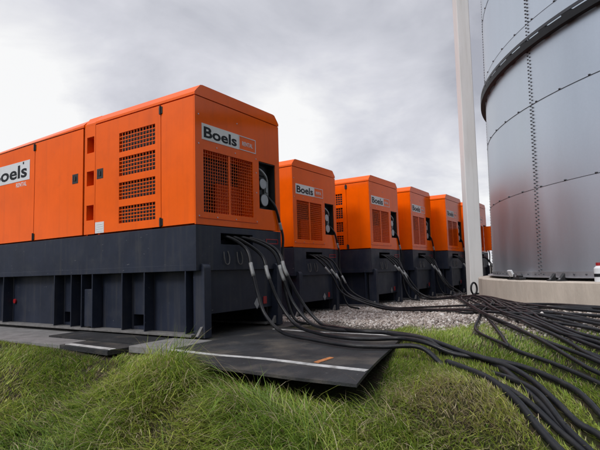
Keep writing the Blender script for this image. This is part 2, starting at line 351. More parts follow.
# ------------------------------------------------------------------ generator
P0 = (4.428, 4.451); ZB = 1.43; WID = 1.85; LEN = 5.6; HT = 1.86
def make_generator():
    g = empty('generator', (0, 0, 0))
    Wx, My, Mx = (1, 0, 0), (0, -1, 0), (-1, 0, 0)
    # ---- base tank
    b = MB()
    b.plate((0, 0, ZB-.585), (1, 0, 0), (0, 0, 1), (0, -1, 0), WID, .578, [(.46, 1.14, .345, .495)], .03, .30)
    b.box(0, WID, .03, LEN, ZB-.585, ZB-.51); b.box(0, WID, .331, LEN, ZB-.51, ZB-.007)
    b.box(0, .45, .03, .331, ZB-.51, ZB-.007); b.box(1.15, WID, .03, .331, ZB-.51, ZB-.007)
    b.box(.45, 1.15, .03, .331, ZB-.08, ZB-.007); b.box(.45, 1.15, .03, .331, ZB-.51, ZB-.25)
    b.build('tank_beam', M['navy'], g)
    b = MB()
    for hx, sgn in ((.18, -1), (1.67, 1)):
        b.plate((hx, .17, .045), (0, 1, 0), (0, 0, 1), (sgn, 0, 0), LEN-.25, ZB-.585-.045, [(1.01, 1.26, .045, .21), (2.75, 2.98, .045, .21)], .01, .35)
    b.box(.20, 1.65, .05, .07, .28, ZB-.585)                       # front wall stops short of the ground
    b.box(.22, 1.63, .5, LEN-.1, .25, ZB-.585)
    b.build('tank_wall', M['navy'], g)
    for sx in (0, 1):
        for y in (.19, .98, 1.454, 2.15, 2.42, 2.69, 3.153, 4.0 if 0 else 4.76, 5.3):
            b = MB(); x0, x1 = (.004, .17) if sx == 0 else (WID-.17, WID-.004)
            b.prism([(x0, .05), (x1, .05), (x1, ZB-.587), (x0, ZB-.587)], y, y+.018)
            b.build('rib', M['navy'], g)
        f = MB(); x0, x1 = (.0, .30) if sx == 0 else (WID-.30, WID)
        f.box(x0, x1, .10, LEN-.05, .012, .044, .004); f.build('skid_flange', M['dusty'], g)
        f = MB(); x0, x1 = (.035, .16) if sx == 0 else (WID-.16, WID-.035)
        f.box(x0, x1, 2.19, 2.40, .06, .62, .01); f.build('lifting_lug', M['navy'], g)
        # corner post with a rounded head, standing proud of the front
        px = .085 if sx == 0 else WID-.205
        f = MB(); prof = [(-.055, .0), (.14, .0), (.14, .93)]+[(-.055+.055*(1-math.sin(a)), .93-.055+.055*math.cos(a)) for a in [R(k) for k in (0, 22, 45, 67, 90)]]
        a_ = [f.bm.verts.new((px, y, z)) for y, z in prof]; c_ = [f.bm.verts.new((px+.12, y, z)) for y, z in prof]
        f.bm.faces.new(a_); f.bm.faces.new(c_[::-1])
        for i in range(len(prof)): f.bm.faces.new((a_[i], a_[(i+1) % len(prof)], c_[(i+1) % len(prof)], c_[i]))
        f.build('corner_post', M['navy'], g)
        f = MB(); f.prism([(px-.09, .03), (px-.001, .03), (px-.001, .14)], -.02, .02); f.build('foot_gusset', M['dusty'], g)
    for x in (.56, .83):
        f = MB(); f.tube(catmull([(x-.05, -.006, ZB-.34), (x-.055, -.02, ZB-.42), (x-.03, -.025, ZB-.50), (x+.03, -.025, ZB-.50), (x+.05, -.02, ZB-.42), (x+.03, -.006, ZB-.33)], 5), .006, 6)
        f.build('cable_hook', M['dusty'], g)
    f = MB(); f.plate((1.46, -.006, ZB-.205), (1, 0, 0), (0, 0, 1), (0, -1, 0), .30, .075, [(.012, .288, .012, .063)], .005); f.build('red_plate_frame', M['red'], g)
    f = MB(); c = (1.27, ZB-1.08); s_ = .085
    f.quad([(c[0]-s_*.8, .046, c[1]), (c[0], .046, c[1]-s_), (c[0]+s_*.8, .046, c[1]), (c[0], .046, c[1]+s_)]); bmesh.ops.solidify(f.bm, geom=f.bm.faces[:], thickness=.003)
    f.build('hazard_diamond', M['white'], g)
    f = MB(); f.box(1.42, 1.50, .038, .048, ZB-1.10, ZB-.99, .004); f.build('red_reflector', M['red'], g)
    f = MB(); f.cyl((.172, 4.68, ZB-1.02), (.15, 4.68, ZB-1.02), .04, 14); f.build('red_cap', M['red'], g)
    # ---- canopy
    b = MB()                                                    # inner shell behind the panels
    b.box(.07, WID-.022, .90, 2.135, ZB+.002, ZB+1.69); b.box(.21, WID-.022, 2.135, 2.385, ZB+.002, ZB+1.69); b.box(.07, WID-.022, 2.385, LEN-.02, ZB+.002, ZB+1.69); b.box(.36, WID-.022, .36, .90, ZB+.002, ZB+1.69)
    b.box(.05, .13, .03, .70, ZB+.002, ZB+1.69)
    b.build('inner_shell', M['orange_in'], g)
    z0 = ZB+.004
    def side(y0, y1, holes, name, hd=.05, out_=.0, top=1.684):
        b = MB(); b.plate((out_, y0, z0+.012), (0, 1, 0), (0, 0, 1), Mx, y1-y0, top-.016, [(h[0]-y0, h[1]-y0, h[2]-.016, h[3]-.016) for h in holes], .02, hd)
        o = b.build(name, M['orange'], g); 
        return o
    vents = [(.76, 1.535, a, b_) for a, b_ in ((.127, .366), (.469, .716), (.813, 1.085), (1.165, 1.45))]
    side(.022, .636, [], 'corner_panel')
    door = side(.646, 2.10, vents, 'door', .04)
    for v in vents:
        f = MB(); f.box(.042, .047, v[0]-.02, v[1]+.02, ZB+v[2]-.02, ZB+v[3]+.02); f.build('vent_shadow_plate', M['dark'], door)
        f = MB(); n = 12; m_ = 5
        for i in range(1, n):
            y = v[0]+(v[1]-v[0])*i/n; f.box(.006, .010, y-.0055, y+.0055, ZB+v[2], ZB+v[3])
        for i in range(1, m_):
            z = v[2]+(v[3]-v[2])*i/m_; f.box(.0055, .0105, v[0], v[1], ZB+z-.0055, ZB+z+.0055)
        f.build('vent_grille', M['orange'], door)
    slots = [(2.155, 2.335, a, b_) for a, b_ in ((.229, .46), (.762, .987), (1.272, 1.523))]
    side(2.125, 2.395, slots, 'slotted_column', .14, .012, 1.70)
    door2 = side(2.42, 3.80, [], 'door')
    side(3.815, LEN, [], 'side_panel')
    def latch(y, par):
        f = MB(); f.plate((-.004, y-.075, ZB+.84), (0, 1, 0), (0, 0, 1), Mx, .15, .15, [(.03, .12, .03, .12)], .012, .010)
        f.box(-.001, .006, y-.065, y+.065, ZB+.85, ZB+.98); f.box(-.012, .004, y-.018, y+.018, ZB+.88, ZB+.95, .004)
        f.build('latch', M['black'], par)
    latch(1.985, door); latch(2.62, door2)
    def hinge(y, z, par):
        f = MB(); f.cyl((-.014, y, ZB+z-.06), (-.014, y, ZB+z+.06), .014, 10); f.box(-.010, .004, y-.035, y+.035, ZB+z-.05, ZB+z+.05, .006); f.build('hinge', M['black'], par)
    for z in (.075, 1.61): hinge(.642, z, door); hinge(3.81, z, door2)
    f = MB(); f.box(-.003, .001, 1.88, 2.09, ZB+.02, ZB+.185); st = f.build('sticker', M['white'], g)
    f = MB()
    for k in range(4): f.box(-.0055, -.0025, 1.91, 2.06-.02*(k % 2), ZB+.145-k*.033, ZB+.157-k*.033)
    f.build('print', M['greyplate'], st)
    # side sign
    f = MB(); f.box(-.004, .001, 3.965, 5.31, ZB+1.085, ZB+1.43); sg = f.build('side_sign', M['white'], g)
    link('lettering', face_minus_x(fit_text('Boels', 1.20, .235, .024), -.0035, 5.25, ZB+1.135), M['ink'], sg)
    f = MB(); f.box(-.007, -.0035, 4.155, 4.19, ZB+1.375, ZB+1.415); f.build('sign_mark', M['ink'], sg)
    link('rental_lettering', face_minus_x(fit_text('RENTAL', .35, .075, .012), -.0005, 4.41, ZB+.985), M['white'], g)
    # right, back
    b = MB(); b.box(WID-.022, WID, .022, LEN-.02, z0+.01, ZB+1.684); b.box(.0, WID, LEN-.02, LEN, z0+.01, ZB+1.684); b.build('rear_panel', M['orange'], g)
    # front plate with radiator opening and control recess
    b = MB(); b.plate((0, 0, z0), Wx, (0, 0, 1), My, WID, 1.684, [(.148, 1.172, .168, .992), (1.32, 1.74, .315, 1.04)], .02, .30)
    b.build('front_panel', M['orange'], g)
    b = MB(); b.box(.14, 1.18, .302, .32, ZB+.16, ZB+1.0); b.build('radiator', M['dark'], g)
    b = MB(); b.box(.60, 1.165, .20, .215, ZB+.175, ZB+.63); b.box(.66, .68, .215, .30, ZB+.175, ZB+.63); b.build('duct_baffle', M['orange_in'], g)
    b = MB()
    for i in range(1, 22):
        if i == 11: continue
        xx = .148+1.024*i/22; b.box(xx-.003, xx+.003, .010, .015, ZB+.168, ZB+.992)
    for i in range(1, 19):
        z = .168+.824*i/19; b.box(.148, 1.172, .008, .012, ZB+z-.003, ZB+z+.003)
    b.box(.64, .68, .004, .018, ZB+.168, ZB+.992); b.build('radiator_guard', M['orange'], g)
    for xx, z in [(xx, z) for xx in (.06, .40, .78, 1.25) for z in (.115, 1.06)]+[(.06, 1.45), (.83, 1.50), (1.25, .55), (1.25, .85)]:
        b = MB(); b.cyl((xx, .001, ZB+z), (xx, -.006, ZB+z), .009, 8); b.build('screw', M['steel'], g)
    b = MB(); b.box(.05, 1.27, -.004, .001, ZB+.088, ZB+.096); b.build('guard_rail_seam', M['orange_in'], g)
    cp = MB(); cp.box(1.315, 1.745, .14, .16, ZB+.31, ZB+1.045); cp.box(1.728, 1.738, .012, .14, ZB+.318, ZB+1.038); cp.box(1.322, 1.33, .012, .14, ZB+.318, ZB+1.038); cp.box(1.33, 1.728, .012, .14, ZB+.318, ZB+.326); cp.box(1.33, 1.728, .012, .14, ZB+1.03, ZB+1.038); cp = cp.build('control_panel', M['black'], g)
    for xx, z, r_ in ((1.455, .715, .078), (1.49, .465, .088)):
        f = MB(); f.cyl((xx, .14, ZB+z), (xx, .036, ZB+z), r_*1.12, 20); f.build('dial_housing', M['black'], cp)
        f = MB(); f.cyl((xx, .0355, ZB+z), (xx, .028, ZB+z), r_, 20); f.build('dial', M['disc'], cp)
    f = MB(); f.tube(catmull([(1.38, .13, ZB+.96), (1.42, .05, ZB+.93), (1.52, .03, ZB+.85), (1.60, .06, ZB+.78)], 5), .016, 7); f.build('handle', M['disc'], cp)
    f = MB(); f.box(1.60, 1.70, .11, .14, ZB+.52, ZB+.80, .008); f.box(1.61, 1.66, .09, .11, ZB+.60, ZB+.68, .005); f.build('switch_block', M['disc'], cp)
    f = MB(); f.box(1.38, 1.62, .12, .14, ZB+.86, ZB+.99, .008); f.build('display', M['dark'], cp)
    # front sign
    f = MB(); f.box(.12, .862, -.004, .001, ZB+1.13, ZB+1.345); sg = f.build('front_sign', M['greyplate'], g)
    link('lettering', face_minus_y(fit_text('Boels', .66, .150, .027), .155, -.0035, ZB+1.158), M['ink'], sg)
    f = MB(); f.plate((.866, -.004, ZB+1.135), Wx, (0, 0, 1), My, .385, .208, [(.011, .374, .011, .197)], .005); f.build('sign_border', M['white'], sg)
    link('lettering', face_minus_y(fit_text('RENTAL', .24, .062, .012), .94, -.001, ZB+1.205), M['white'], sg)
    # roof caps
    def cap(y0, y1, dz, ins):
        b = MB(); a = ins
        prof = [(a, 1.70), (WID-a, 1.70), (WID-a, 1.735), (WID-.02-a, 1.76), (WID-.10, 1.85+dz), (WID-.14, 1.86+dz), (.14, 1.86+dz), (.10, 1.85+dz), (.02+a, 1.76), (a, 1.735)]
        b.prism([(x, ZB+z) for x, z in prof], y0, y1); return b
    cap(-.004, 2.10, 0, -.003).build('roof', M['orange'], g)
    cap(2.10, 2.40, .005, .012).build('roof_bridge', M['orange'], g)
    b = cap(2.40, LEN, -.015, -.003)
    for v in b.bm.verts:
        if v.co.y > 3 and v.co.z > ZB+1.72: v.co.z -= .07
    b.build('roof', M['orange'], g)
    return g
def children(o): return [c for c in bpy.data.objects if c.parent == o]
def copy_tree(o, parent=None):
    c = o.copy(); COL.objects.link(c)
    if parent is not None: c.parent = parent
    for ch in children(o): copy_tree(ch, c)
    return c
GEN = [(P0[0], P0[1], -.812), (P0[0]+3.87, P0[1]+1.11, -.955), (P0[0]+6.62, P0[1]+.66, -.945), (P0[0]+9.10, P0[1]+.51, -.935), (P0[0]+11.4, P0[1]+.17, -.935), (P0[0]+13.9, P0[1]-.13, -.935)]
GL = ['large orange generator on dark steel base at the left, nearest of the row',
      'second orange generator of the row, just behind the nearest one',
      'third orange generator of the row, in the middle with side vents showing',
      'fourth orange generator of the row, counted from the nearest',
      'fifth orange generator of the row, just left of the white pole',
      'farthest orange generator, partly hidden behind the white pole and with a panel open']
gen0 = make_generator()
kids = children(gen0); gens = []
for i, p in enumerate(GEN):
    g = gen0 if i == 0 else copy_tree(gen0)
    g.location = p; g.rotation_euler.z = R((0, .35, -.3, .4, -.25, .2)[i]); tag(g, GL[i], 'generator', 'orange generators standing in a row'); gens.append(g)
f = MB(); f.box(1.29, 1.312, -.78, -.012, ZB+.05, ZB+.98, .006); f.box(1.287, 1.29, -.70, -.1, ZB+.12, ZB+.90); o = f.build('open_panel', M['orange'], gens[5])

# ------------------------------------------------------------------ road plates and boards
def sheet(name, x0, x1, y0, y1, th, zf, m, nx=24, ny=30, parent=None, askew=lambda x: 0.0):
    bm = bmesh.new(); gr = {}
    for i in range(nx+1):
        for j in range(ny+1):
            y = y0+(y1-y0)*j/ny; xa = x0(y) if callable(x0) else x0; x = xa+(x1-xa)*i/nx; y += askew(x)*(1-j/ny); z = zf(x, y)
            gr[i, j, 0] = bm.verts.new((x, y, z)); gr[i, j, 1] = bm.verts.new((x, y, z-th))
    for i in range(nx):
        for j in range(ny):
            bm.faces.new([gr[a, b, 0] for a, b in ((i, j), (i+1, j), (i+1, j+1), (i, j+1))])
            bm.faces.new([gr[a, b, 1] for a, b in ((i, j), (i, j+1), (i+1, j+1), (i+1, j))])
    for i in range(nx):
        for j in (0, ny): bm.faces.new((gr[i, j, 0], gr[i+1, j, 0], gr[i+1, j, 1], gr[i, j, 1]))
    for j in range(ny):
        for i in (0, nx): bm.faces.new((gr[i, j, 0], gr[i, j+1, 0], gr[i, j+1, 1], gr[i, j, 1]))
    b = MB(); b.bm.free(); b.bm = bm
    return b.build(name, m, parent)
def plate_z(x, y):
    d = max(0, 3.72-x); e = max(0, 2.1-y)
    return -.814-.07*d*d-.02*e*e+.004*math.sin(x*4+y*2.3)+.003*math.sin(y*5)
pl = empty('road_plate', (4.6, 3.0, -.84)); tag(pl, 'black rubber road plate with white edge stripes under the cables', 'road plate')
o = sheet('plate', lambda y: 3.25+.47*float(sm((y-2.85)/1.25)), 5.78, 1.64, 4.16, .024, plate_z, M['mat'], askew=lambda x: .24*(x-3.15)); o.parent = pl; o.matrix_parent_inverse = Matrix.Translation((-4.6, -3.0, .84))
def stripe(x0, x1, y0, y1, m, name, xs=0.0):
    def z(x, y): return plate_z(x, y)+.004
    o = sheet(name, x0, x1, y0, y1, .003, z, m, 4, 30)
    for v in o.data.vertices: v.co.x += xs*(v.co.y-y0)/(y1-y0)
    o.parent = pl; o.matrix_parent_inverse = Matrix.Translation((-4.6, -3.0, .84)); return o
stripe(3.59, 3.66, 1.76, 4.14, M['line'], 'edge_stripe', .10)
stripe(5.56, 5.62, 2.26, 4.14, M['line'], 'edge_stripe', .01)
o = stripe(3.72, 4.0, 2.27, 2.33, M['rust'], 'paint_mark', .02)
p2 = sheet('road_plate', 3.95, 6.6, 4.18, 6.9, .024, lambda x, y: -.822+.003*math.sin(x*3+y), M['mat'], 12, 12); tag(p2, 'black road plate lying under the front of the nearest generator', 'road plate')
def board(x0, x1, y0, y1, z, th, rz, label, m='plank', tilt=0):
    cx, cy = (x0+x1)/2, (y0+y1)/2
    b = MB(); b.box(-(x1-x0)/2, (x1-x0)/2, -(y1-y0)/2, (y1-y0)/2, 0, th, .006)
    o = b.build('board', M[m]); o.location = (cx, cy, z); o.rotation_euler = (tilt, 0, rz); tag(o, label, 'board', 'boards laid under the nearest generator'); return o
board(3.74, 4.44, 4.20, 4.86, -.893, .077, R(2), 'short grey board under the front corner of the nearest generator')
board(3.55, 4.9, 4.92, 5.95, -.905, .06, R(-3), 'dark board with pale top edge under the generator, between two grey boards', 'mat')
board(3.58, 3.66, 4.95, 5.93, -.8445, .006, R(-3), 'thin pale strip lying along the edge of the dark board', 'line')
board(3.5, 5.2, 6.02, 10.2, -.90, .055, R(2), 'long grey board under the generator at the left edge of the photo')

# ------------------------------------------------------------------ silo, its foundation, pole
def zone(r): return 0
silo = empty('grain_silo', (SC[0], SC[1], -.24)); tag(silo, 'huge round galvanised steel silo with black stiffening ring at the right', 'silo')
CH = 1.525; seams = [0.0]+[(.104+.12*k)*12.48+.24 for k in range(7)]
bm = bmesh.new(); tl = bm.verts.layers.float.new('tone'); NS = 192; PH = R(129.1)
for c in range(len(seams)-1):
    rr = SR-.005*(c % 2); z0, z1 = seams[c], seams[c+1]
    for sct in range(12):
        tone = .50+rng.uniform(-.05, .05); n = NS//12; a0 = PH+R(30)*sct; ring = []
        for k in range(n+1):
            a = a0+R(30)*k/n; ring.append([bm.verts.new((rr*math.cos(a), rr*math.sin(a), z)) for z in (z0, z1)])
        for r_ in ring:
            for v in r_: v[tl] = tone
        for k in range(n): bm.faces.new((ring[k][0], ring[k+1][0], ring[k+1][1], ring[k][1]))
me = bpy.data.meshes.new('shell'); bm.to_mesh(me); bm.free(); link('shell', me, M['silo'], silo, True)
b = MB(); n = 96; top = seams[-1]
for k in range(n):
    a, c = 2*math.pi*k/n, 2*math.pi*(k+1)/n; r_ = SR+.12
    b.bm.faces.new([b.bm.verts.new(p) for p in ((r_*math.cos(a), r_*math.sin(a), top-.05), (r_*math.cos(c), r_*math.sin(c), top-.05), (.5*math.cos(c), .5*math.sin(c), top+3.4), (.5*math.cos(a), .5*math.sin(a), top+3.4))])
b.build('roof', M['steel'], silo)
def ringmesh(prof, n=192):                 # closed profile of (r, z) turned about the axis
    b = MB(); rs = []
    for k in range(n):
        a = 2*math.pi*k/n; rs.append([b.bm.verts.new((r_*math.cos(a), r_*math.sin(a), z)) for r_, z in prof])
    m_ = len(prof)
    for k in range(n):
        for i in range(m_): b.bm.faces.new((rs[k][i], rs[(k+1) % n][i], rs[(k+1) % n][(i+1) % m_], rs[k][(i+1) % m_]))
    return b
zg = .312*12.48+.24
gi = ringmesh([(SR+.02, zg-.12), (SR+.115, zg-.12), (SR+.115, zg-.0), (SR+.10, zg-.0), (SR+.10, zg-.105), (SR+.02, zg-.105)]).build('wind_girder', M['girder'], silo)
b = ringmesh([(SR+.098, zg+.032), (SR+.112, zg+.032), (SR+.112, zg+.085), (SR+.098, zg+.085)]); b.build('girder_rail', M['bolt'], silo)
bk = None
for k in range(80):
    if bk is None:
        b = MB(); b.box(SR+.002, SR+.108, -.085, .085, zg-.11, zg+.05); bk = b.build('girder_bracket', M['girder'], silo); o = bk
    else:
        o = bk.copy(); COL.objects.link(o); o.parent = silo
    o.rotation_euler.z = PH+R(4.5)*k
b = ringmesh([(SR-.002, .0), (SR+.11, .0), (SR+.11, .012), (SR+.012, .012), (SR+.012, .10), (SR-.002, .10)]); b.build('base_angle', M['steel'], silo)
# seam strips: a thin lap at each course and column
b = MB()
for z in seams[1:-1]:
    for k in range(NS):
        a, c = 2*math.pi*k/NS, 2*math.pi*(k+1)/NS; r_ = SR+.0035
        b.bm.faces.new([b.bm.verts.new(p) for p in ((r_*math.cos(a), r_*math.sin(a), z-.004), (r_*math.cos(c), r_*math.sin(c), z-.004), (r_*math.cos(c), r_*math.sin(c), z+.004), (r_*math.cos(a), r_*math.sin(a), z+.004))])
b.build('lap_seams', M['bolt'], silo)
# bolts as one counted-past-a-hundred part
V = []; Fq = []
def bolt(a, z, rad, hgt, wd):
    base = len(V); c, s_ = math.cos(a), math.sin(a)
    for rr, f_ in ((SR-.006, 1.0), (SR+hgt, .8)):
        for u, v in ((-1, -1), (1, -1), (1, 1), (-1, 1)):
            V.append((rr*c-s_*u*wd*f_, rr*s_+c*u*wd*f_, z+v*rad*f_))
    for q in ((4, 5, 6, 7), (0, 1, 5, 4), (1, 2, 6, 5), (2, 3, 7, 6), (3, 0, 4, 7)): Fq.append([base+k for k in q])
for st_ in range(12):
    a = PH+R(30)*st_; z = .05
    while z < 8.2:
        for da in (-.0048, .0048): bolt(a+da+rng.normal(0, .0002), z+(.02 if da > 0 else 0), .010, .016, .012)
        z += .066
for z in seams[1:-1]:
    k = 0
    while k < 144: bolt(PH+2*math.pi*(k+.5)/144, z+.012, .011, .016, .017); k += 2
for k in range(180): bolt(2*math.pi*k/180, .055, .012, .026, .012)
o = link('bolts', np_mesh('bolts', np.array(V), np.array(Fq)), M['bolt'], silo); o['kind'] = 'stuff'

seen = set()
for ch in children(silo):                # the sheets lean in by a hair towards the eaves
    if ch.data.name in seen: continue
    seen.add(ch.data.name)
    for v in ch.data.vertices: k_ = 1-.003*v.co.z; v.co.x *= k_; v.co.y *= k_
b = ringmesh([(SR-.5, -1.3), (CR, -1.3), (CR, -.303), (CR-.018, -.285), (SR-.5, -.285)], 160); o = b.build('foundation_ring', M['concrete']); o.location = (SC[0], SC[1], 0)
for v in o.data.vertices: v.co.z += 0
tag(o, 'low round concrete foundation ring carrying the silo', 'foundation')
o.data.polygons.foreach_set('use_smooth', [True]*len(o.data.polygons))
try:
    for ed in o.data.edges: pass
    o.data.set_sharp_from_angle(angle=R(40))
except Exception: pass

b = MB(); b.box(-.18, .18, -.18, .18, 0, 13, .02); o = b.build('pole', M['pole']); o.matrix_world = Matrix.Translation((14.0, 3.40, gz(14.0, 3.4)-.05)) @ Matrix.Rotation(R(.5), 4, Vector((.97, .24, 0))) @ Matrix.Rotation(R(32), 4, 'Z')
tag(o, 'tall square pale concrete pole rising beside the silo', 'pole')

# small things on the foundation
def ring_at(ang, r_): a = R(ang); return (SC[0]+r_*math.cos(a), SC[1]+r_*math.sin(a))
fx, fy = ring_at(124.0, SR+.20); t = empty('floodlight', (fx, fy, -.283), R(124-180)); tag(t, 'small floodlight with pale face on the concrete ledge', 'floodlight')
b = MB(); b.box(-.05, .05, -.09, .09, 0, .014, .003); b.box(-.01, .01, -.085, -.07, .014, .10); b.box(-.01, .01, .07, .085, .014, .10); b.build('bracket', M['black'], t)
b = MB(); b.box(-.02, .02, -.075, .075, -.055, .075, .01); h = b.build('lamp_head', M['white'], t); h.location = (-.01, .0, .105); h.rotation_euler = (0, R(-25), 0)
fx, fy = ring_at(126.3, SR+.19); b = MB(); b.box(-.06, .06, -.10, .10, 0, .05, .012); b.box(-.04, .05, -.05, .05, .05, .085, .012); o = b.build('junction_box', M['black']); o.location = (fx, fy, -.283); o.rotation_euler.z = R(126)
tag(o, 'black junction box beside the floodlight on the concrete ledge', 'junction box')
for da, lab in ((133.6, 'dark clamp on the concrete ledge, left one of a close pair'), (135.3, 'dark clamp on the concrete ledge, right one of a close pair')):
    fx, fy = ring_at(da, SR+.18); t = empty('clamp', (fx, fy, -.283), R(da)); tag(t, lab, 'clamp', 'dark clamps on the ledge')
    b = MB(); b.box(-.06, .06, -.055, .055, 0, .016, .003); b.prism([(-.05, .016), (.05, .016), (-.05, .12)], -.03, .03); b.build('clamp_body', M['black'], t)
    b = MB(); b.cyl((.03, 0, .016), (.03, 0, .05), .014, 8); b.build('bolt', M['steel'], t)
fx, fy = ring_at(141.35, SR+.20); t = empty('canister', (fx, fy, -.283)); tag(t, 'white canister with red cap on the ledge at the right edge', 'canister')
b = MB(); b.cyl((0, 0, 0), (0, 0, .19), .075, 20); b.cyl((0, 0, .19), (0, 0, .225), .075, 20, .045); b.build('canister_body', M['white'], t)
b = MB(); b.cyl((0, 0, .225), (0, 0, .27), .045, 16); b.build('cap', M['red'], t)
b = MB(); b.cyl((0, 0, .07), (0, 0, .115), .0765, 20); b.build('label_band', M['ink'], t)

# ------------------------------------------------------------------ cables
CABLE_PTS = []
def cable(pts, r, label, group, sleeve=None, n=7, name='power_cable'):
    q = catmull(pts, n); b = MB(); b.tube(q, r, 9); CABLE_PTS.extend((p.x, p.y) for p in q if p.x < 7.2 and p.z > gz(p.x, p.y)+.005)
    o = b.build(name, M['cable'], smooth=True); tag(o, label, 'cable', group)
    if sleeve:
        for (a, c) in sleeve:
            s_ = MB(); i0 = int(a*n); i1 = int(c*n)+1; s_.tube(q[i0:i1+1], r*1.12, 10); s_.build('connector', M['tape'], o, True)
    return o
def on(pts, r, z=0.0, jit=.0):
    o = []
    for i, (x, y) in enumerate(pts):
        h = gz(x, y)
        if 3.1 < x < 5.8 and 1.62 < y < 4.2: h = max(h, plate_z(x, y)+.003)
        o.append((x+random.uniform(-jit, jit), y+random.uniform(-jit, jit), h+r+.004+z+random.uniform(0, .014)))
    return o
rc = .0235
A = P0
C1 = [(A[0]+.56, A[1]+.28, .47), (A[0]+.60, A[1]+.02, .485), (5.17, 4.25, .31), (5.10, 4.10, .03), (5.09, 4.0, -.29), (5.06, 3.86, -.56), (4.92, 3.5, -.745)]
C2 = [(A[0]+.72, A[1]+.28, .47), (A[0]+.76, A[1]+.02, .485), (5.43, 4.2, .235), (5.39, 4.05, -.06), (5.42, 3.90, -.42), (5.36, 3.6, -.70)]
C3 = [(A[0]+.88, A[1]+.28, .47), (A[0]+.93, A[1]+.02, .49), (5.63, 4.15, .29), (5.67, 4.0, -.09), (5.69, 3.85, -.45), (5.64, 3.55, -.71)]
C4 = [(A[0]+1.04, A[1]+.28, .47), (A[0]+1.10, A[1]+.02, .49), (5.74, 4.15, .30), (5.70, 3.97, -.02), (5.83, 3.80, -.44), (5.82, 3.5, -.73)]
g1 = [(4.70, 2.95), (4.55, 2.40), (4.62, 2.06), (4.70, 1.69), (4.54, 1.37), (4.40, 1.12), (4.25, .88), (4.07, .66), (3.89, .46), (3.72, .29), (3.57, .17), (3.2, -.2)]
g2 = [(5.15, 3.15), (4.90, 2.64), (4.95, 2.34), (5.06, 2.05), (4.89, 1.72), (4.84, 1.42), (4.82, 1.11), (4.75, .82), (4.59, .57), (4.36, .35), (4.13, .20), (3.83, .06), (3.4, -.2)]
g3 = [(5.52, 3.2), (5.42, 2.85), (5.40, 2.48), (5.28, 2.15), (5.06, 1.74), (4.88, 1.41), (4.66, 1.07), (4.44, .83), (4.2, .6), (3.92, .42), (3.75, .28), (3.5, .1), (3.2, -.15)]
g4 = [(5.58, 3.12), (5.28, 2.6), (5.36, 2.23), (5.10, 1.78), (4.84, 1.28), (4.68, .92), (4.45, .69), (4.14, .48), (3.96, .33), (3.86, .2), (3.6, 0), (3.3, -.25)]
grp = 'black cables of the nearest generator'
SINK = [{4: .07, 5: .08, 6: .03}, {}, {5: .07, 6: .07, 7: .03}, {}]        # where a cable dips under the grass
for ci_, (hang, gr, lab, z, sl) in enumerate(((C1, g1, 'thick black cable from the nearest generator, hanging farthest left of its four', 0, (2.75, 3.2)), (C2, g2, 'thick black cable from the nearest generator, hanging second from the left of its four', .012, (2.7, 3.05)),
                         (C3, g3, 'thick black cable from the nearest generator, hanging third from the left of its four', .02, (2.6, 3.0)), (C4, g4, 'thick black cable from the nearest generator, hanging farthest right of its four', .03, (2.7, 3.05)))):
    cable(hang+[(x, y, z_-SINK[ci_].get(i, 0)) for i, (x, y, z_) in enumerate(on(gr, rc, z))], rc, lab, grp, [sl])
# two loose ends that come out of the grass
cable(on([(5.0, 1.62), (4.95, 1.25), (4.72, .98), (4.42, .78), (4.12, .58), (3.85, .36), (3.6, .12), (3.3, -.2)], .03, -.02), .03, 'black cable half sunk in the grass below the big cable bend', 'black cables lying in the grass')
cable(on([(4.62, 1.42), (4.5, 1.22), (4.28, .96), (4.02, .72), (3.8, .54), (3.62, .36), (3.4, .1), (3.1, -.2)], .03, -.012), .03, 'black cable lowest in the grass, nearest the bottom right corner', 'black cables lying in the grass')

